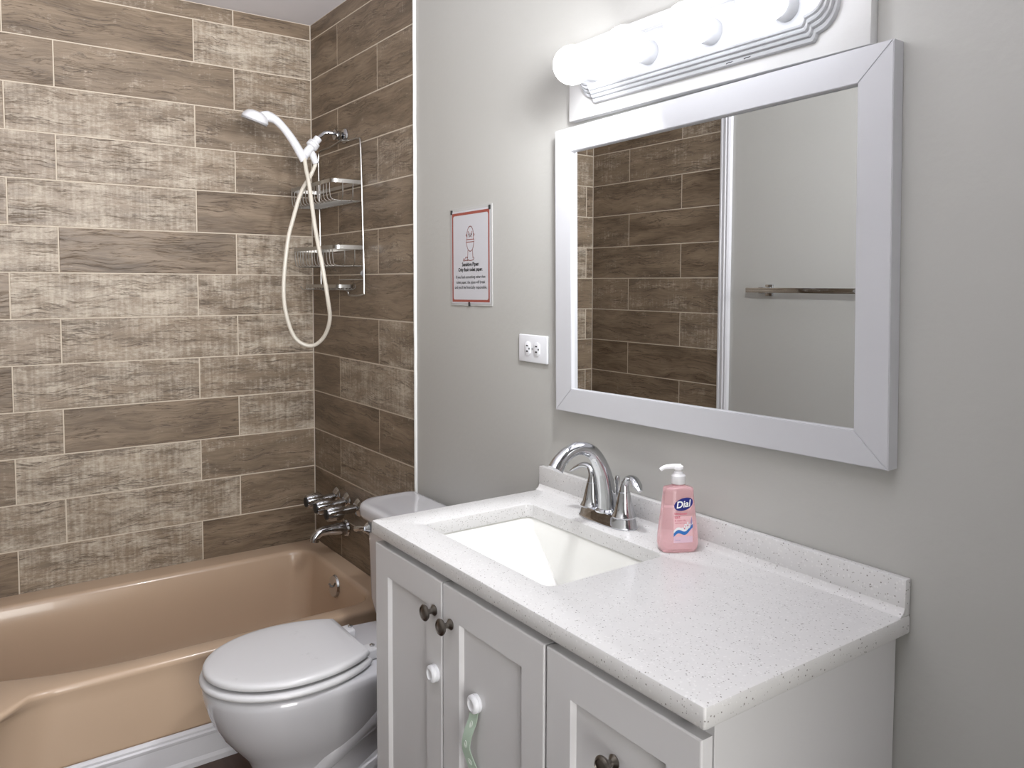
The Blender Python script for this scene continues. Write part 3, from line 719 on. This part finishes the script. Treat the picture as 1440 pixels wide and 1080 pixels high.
for cx_, cz_, s_ in ((.005, .047, 1), (.0115, .053, 1.15)):
    pet = [(cx_+.0062*s_*(.55+.45*math.cos(5*q))*math.cos(q+.3), cz_+.0062*s_*(.55+.45*math.cos(5*q))*math.sin(q+.3)) for q in [2*PI*i/50 for i in range(50)]]
    fl2 = part('flower_print', flatshape(pet, .0014), WHITEP, lb)
    part('flower_centre', flatshape([(cx_+.0013*math.cos(q), cz_+.0013*math.sin(q)) for q in [2*PI*i/12 for i in range(12)]], .0017), ROSE, lb)
part('leaf_print', flatshape([(.017, .046), (.021, .058), (.020, .070), (.0175, .060)], .0012), LILAC, lb)
lettering('label_lettering', on_bottle(text_mesh('7.5 FL OZ', .010, .02), -.008, .0245, .0012), LILAC, lb)

# ------------------------------------------------------------------ mirror
t = thing('mirror', 'wide wall mirror in a flat white frame hung above the vanity', 'mirror', (2.0554, 0, 1.4036), (0, math.radians(-0.886), 0), local=True)
HW, HH, IW, IH, FD = .4170, .3285, .3580, .2738, -.028
def rail(p):                                             # p: four (x, z) corners, outer pair then inner pair
    bm = B(); bk = [Vector((x, -.0012, z)) for x, z in p]; fr_ = [Vector((x, FD, z)) for x, z in p]
    loft(bm, [bk, fr_]); bmesh.ops.bevel(bm, geom=[e_ for e_ in bm.edges if all(abs(v.co.y-FD) < 1e-6 for v in e_.verts)], offset=.0012, segments=2, affect='EDGES')
    return bm
g_ = .0002
part('frame_rail', rail([(-HW, HH), (HW, HH), (IW, IH), (-IW, IH)]), FRAME, t)
part('frame_rail', rail([(HW, -HH), (-HW, -HH), (-IW, -IH), (IW, -IH)]), FRAME, t)
part('frame_stile', rail([(-HW, -HH), (-HW, HH), (-IW, IH), (-IW, -IH)]), FRAME, t)
part('frame_stile', rail([(HW, HH), (HW, -HH), (IW, -IH), (IW, IH)]), FRAME, t)
bm = B(); box(bm, -IW-.004, IW+.004, -.018, -.012, -IH-.004, IH+.004); part('mirror_glass', bm, MIRG, t)['label'] = 'reflective mirror glass'

# ------------------------------------------------------------------ light bar
t = thing('mounting_board', 'white painted board behind the light bar, above the mirror', 'board', (2.05, 0, 1.83))
bm = B(); box(bm, 1.676, 2.424, -.020, -.0005, 1.742, 1.9145, .0015, 2); part('board_panel', bm, BOARD, t)
LX, LZ = 2.050, 1.827
t = thing('vanity_light', 'white four-socket vanity light bar with stepped fluted edge on the painted board', 'vanity light', (LX, -.02, LZ))
def plate(d, y):
    a, hh, rr = .276-d*.35, .060-d, .047-d
    pts = []
    for i in range(9): pts.append((a-2*a*0, hh)) if i == 0 else None
    pts = [(-a, hh), (a, hh), (a+.004, hh-.004), (a+.006, rr+.001)]
    for i in range(1, 16):
        q = PI/2-PI*i/16; pts.append((a+.006+(.040-d*.3)*math.cos(q), rr*math.sin(q)))
    pts += [(a+.006, -rr-.001), (a+.004, -hh+.004), (a, -hh), (-a, -hh), (-a-.004, -hh+.004), (-a-.006, -rr-.001)]
    for i in range(1, 16):
        q = -PI/2-PI*i/16; pts.append((-a-.006+(.040-d*.3)*math.cos(q), rr*math.sin(q)))
    pts += [(-a-.006, rr+.001), (-a-.004, hh-.004)]
    return [Vector((LX+x, y, LZ+z)) for x, z in pts]
bm = B(); loft(bm, [plate(0, -.0202), plate(0, -.026), plate(.001, -.029), plate(.005, -.031), plate(.008, -.030), plate(.009, -.036), plate(.012, -.038), plate(.015, -.037), plate(.016, -.043), plate(.019, -.045), plate(.022, -.044), plate(.023, -.049), plate(.026, -.051), plate(.030, -.0505)])
part('back_plate', bm, FIXT, t, sharp=30)
plate_o = [o for o in COL.objects if o.name == 'back_plate'][0]
for x in (2.155, 2.195):                                # paint chips along the lower edge of the plate
    bm = B(); tube(bm, [(x-.008, -.0300, LZ-.0570), (x-.002, -.0303, LZ-.0555), (x+.003, -.0303, LZ-.0560), (x+.008, -.0300, LZ-.0550)], .0009, 6, 4); part('paint_chip', bm, DARK, plate_o)
BX = [LX-.2415, LX-.0805, LX+.0805, LX+.2415]
names = ['leftmost lit white globe bulb on the light bar, nearest the shower', 'second lit white globe bulb from the shower end of the light bar', 'third lit white globe bulb from the shower end of the light bar', 'rightmost lit white globe bulb on the light bar, partly cut by the photo edge']
for x in BX:
    bm = B(); lathe(bm, (x, -.0500, LZ), (0, -1, 0), [(.0225, 0), (.0235, .001), (.0235, .026), (.0225, .028), (.0185, .0285), (.0180, .018)], 32)
    part('socket', bm, FIXT, t)
for x, l in zip(BX, names):
    b = thing('globe_bulb', l, 'light bulb', (x, -.118, LZ), group='globe bulbs on the light bar', local=True)
    rr = .0405; pr = [(rr*math.sin(q), rr*math.cos(q)) for q in [PI*.015+PI*.80*i/22 for i in range(23)]]
    bm = B(); lathe(bm, (0, 0, 0), (0, -1, 0), [(q, z) for q, z in pr][::-1], 32)
    part('glass_globe', bm, GLOBE, b)
    bm = B(); lathe(bm, (0, .031, 0), (0, 1, 0), [(.0235, 0), (.0180, .005), (.0160, .010), (.0160, .022)], 24); part('bulb_neck', bm, PUMP, b)
# added lamp in front of the globes, boosting what they throw into the room
gl = area('globe_boost_light', (LX, -.26, LZ), (LX-.80, -.26-.40, LZ-.46), .10, .10, 6.6, (0.97, 0.98, 1)); gl.data.spread = math.radians(174)

# ------------------------------------------------------------------ outlet and sign
t = thing('wall_outlet', 'white double outlet plate on the grey wall left of the mirror', 'outlet', (1.518, 0, 1.205))
bm = B(); box(bm, 1.4575, 1.5785, -.006, -.0003, 1.1695, 1.2395, .0025, 3); part('cover_plate', bm, PLAST, t)
for x in (1.4985, 1.5375):
    lp = []
    for rr, y in ((1.0, -.0058), (1.0, -.0082), (.93, -.0088)):
        lp.append([Vector((x+.0145*rr*max(-.80, min(.80, math.cos(q))), y, 1.2045+.0175*rr*math.sin(q))) for q in [2*PI*i/40 for i in range(40)]])
    bm = B(); loft(bm, lp); rc = part('receptacle', bm, PLAST, t)
    for zz, h_ in ((1.2115, .0016), (1.1975, .0020)):
        bm = B(); box(bm, x-.0045, x+.0035, -.0092, -.0086, zz-h_, zz+h_); part('slot', bm, DARK, rc)
    bm = B(); lathe(bm, (x+.0085, -.0086, 1.2045), (0, -1, 0), [(.0026, 0), (.0026, .0006)], 12); part('slot', bm, DARK, rc)
bm = B(); lathe(bm, (1.518, -.006, 1.2045), (0, -1, 0), [(.0032, 0), (.0030, .0012), (0, .0014)], 14); part('screw', bm, GREYP, t)

SX, SZ, SWd, SHt = 1.2165, 1.4455, .219, .278
t = thing('notice_sign', 'laminated paper notice with rust-red border and toilet drawing taped to the wall', 'sign', (SX, -.001, SZ), (0, math.radians(-0.6), 0), local=True)
def P(fx, fy, y): return Vector(((fx-.5)*SWd, y, (.5-fy)*SHt))
bm = B(); n_ = 14
for side in (0,):
    gr = [[bm.verts.new(P(i/n_, j/n_, -.0012-.0012*math.sin(i/n_*PI*2.0)**2*(j/n_))) for i in range(n_+1)] for j in range(n_+1)]
    bk = [[bm.verts.new(P(i/n_, j/n_, .0004)) for i in range(n_+1)] for j in range(n_+1)]
    for j in range(n_):
        for i in range(n_):
            bm.faces.new((gr[j][i], gr[j][i+1], gr[j+1][i+1], gr[j+1][i])); bm.faces.new((bk[j][i], bk[j+1][i], bk[j+1][i+1], bk[j][i+1]))
    rim_f = [gr[0][i] for i in range(n_+1)]+[gr[j][n_] for j in range(1, n_+1)]+[gr[n_][i] for i in range(n_-1, -1, -1)]+[gr[j][0] for j in range(n_-1, 0, -1)]
    rim_b = [bk[0][i] for i in range(n_+1)]+[bk[j][n_] for j in range(1, n_+1)]+[bk[n_][i] for i in range(n_-1, -1, -1)]+[bk[j][0] for j in range(n_-1, 0, -1)]
    for i in range(len(rim_f)):
        j = (i+1) % len(rim_f); bm.faces.new((rim_f[i], rim_b[i], rim_b[j], rim_f[j]))
part('laminate', bm, LAM, t)
def rr2(d, y, rad, k=6, top=0, fx=0): 
    return [Vector((p.x, y, p.y)) for p in rrect(-SWd/2+d+fx, SWd/2-d-fx, -SHt/2+d, SHt/2-d-top, 0, rad, k)]
bm = B(); ngon(bm, rr2(.006, -.0027, .001, top=.003)); pp_ = part('paper_sheet', bm, PAPER, t)
bm = B(); o_, i_ = rr2(.010, -.0030, .002, top=.004), rr2(.0165, -.0030, .007, top=.005)
loft(bm, [o_, i_], False, False); part('border', bm, RUST, pp_)['label'] = 'rust-red printed border'
def stroke(pts, wd=.0018, closed=False, y=-.0031):
    bm = B(); q = [Vector((x*.001, y, z*.001)) for x, z in pts]
    if closed: q = q+[q[0]]
    for a, b in zip(q, q[1:]):
        d = (b-a)
        if d.length < 1e-6: continue
        d.normalize(); s = Vector((-d.z, 0, d.x))*wd/2; e1 = d*wd*.35
        ngon(bm, [a-e1+s, b+e1+s, b+e1-s, a-e1-s])
    return bm
def arc(cx, cz, ax, az, q0, q1, n=16): return [(cx+ax*math.cos(math.radians(q0+(q1-q0)*i/n)), cz+az*math.sin(math.radians(q0+(q1-q0)*i/n))) for i in range(n+1)]
z_ = SHt*1000*.5
dr_ = B()
for pts, cl in (([(-17, 48)]+arc(0, 60, 17, 24, 180, 0)+[(17, 48)], False), ([(-20, 47), (20, 47), (20, 40), (-20, 40)], True), (arc(0, 40, 19, 26, 180, 360), False), ([(-12, 20), (-14, -5)], False), ([(12, 20), (14, -5)], False),
                (arc(2, -6, 18, 6, 150, 390), False), ([(-14, -3), (-24, -2), (-30, -8), (-36, -6), (-37, -12), (-30, -12), (-24, -11), (-12, -12)], False), ([(-11, 70), (-5, 64)], False), ([(11, 70), (5, 64)], False),
                (arc(-6, 61, 2, 2, 0, 360, 8), False), (arc(6, 61, 2, 2, 0, 360, 8), False), (arc(0, 53, 5, 4, 0, 180, 8), False), ([(-18, 62), (-22, 60), (-19, 56)], False), ([(18, 62), (22, 60), (19, 56)], False)):
    join(dr_, stroke(pts, .0020, cl))
part('toilet_drawing', dr_, RUST, pp_, smooth=False)['label'] = 'rust-red line drawing of a toilet'
for txt, fy, wd, bd in (('Sensitive Pipes:', .598, .090, .03), ('Only flush toilet paper.', .650, .130, .03), ('If you flush something other than', .722, .156, .008), ('toilet paper, the pipes will break', .776, .154, .008), ("and you'll be financially responsible.", .828, .170, .008)):
    bm = text_mesh(txt, wd, bd)
    for v in bm.verts: v.co = Vector((v.co.x, -.0031, v.co.y+(.5-fy)*SHt))
    part('lettering', bm, INK, pp_, smooth=False)
for fx, fy in ((.035, .035), (.955, .035), (.47, .985)):
    p = P(fx, fy, -.0034); bm = B(); box(bm, p.x-.004, p.x+.004, -.0042, -.0012, p.z-.006, p.z+.006, .0008, 2); part('tape_tab', bm, DARK, t)['label'] = 'small black tape tab'

# ------------------------------------------------------------------ towel bar on the opposite wall (seen in the mirror)
t = thing('towel_bar', 'square chrome towel bar on the grey wall, seen in the mirror', 'towel bar', (1.37, YF, 1.347))
bm = B(); box(bm, 1.030, 1.712, -1.468, -1.456, 1.338, 1.358, .001, 2); part('bar', bm, CHROME, t)
for x in (1.102, 1.640):
    bm = B(); box(bm, x-.017, x+.017, YF+.0003, YF+.010, 1.325, 1.371, .002, 2); box(bm, x-.011, x+.011, YF+.006, -1.459, 1.336, 1.360, .0015, 2); part('post', bm, CHROME, t)
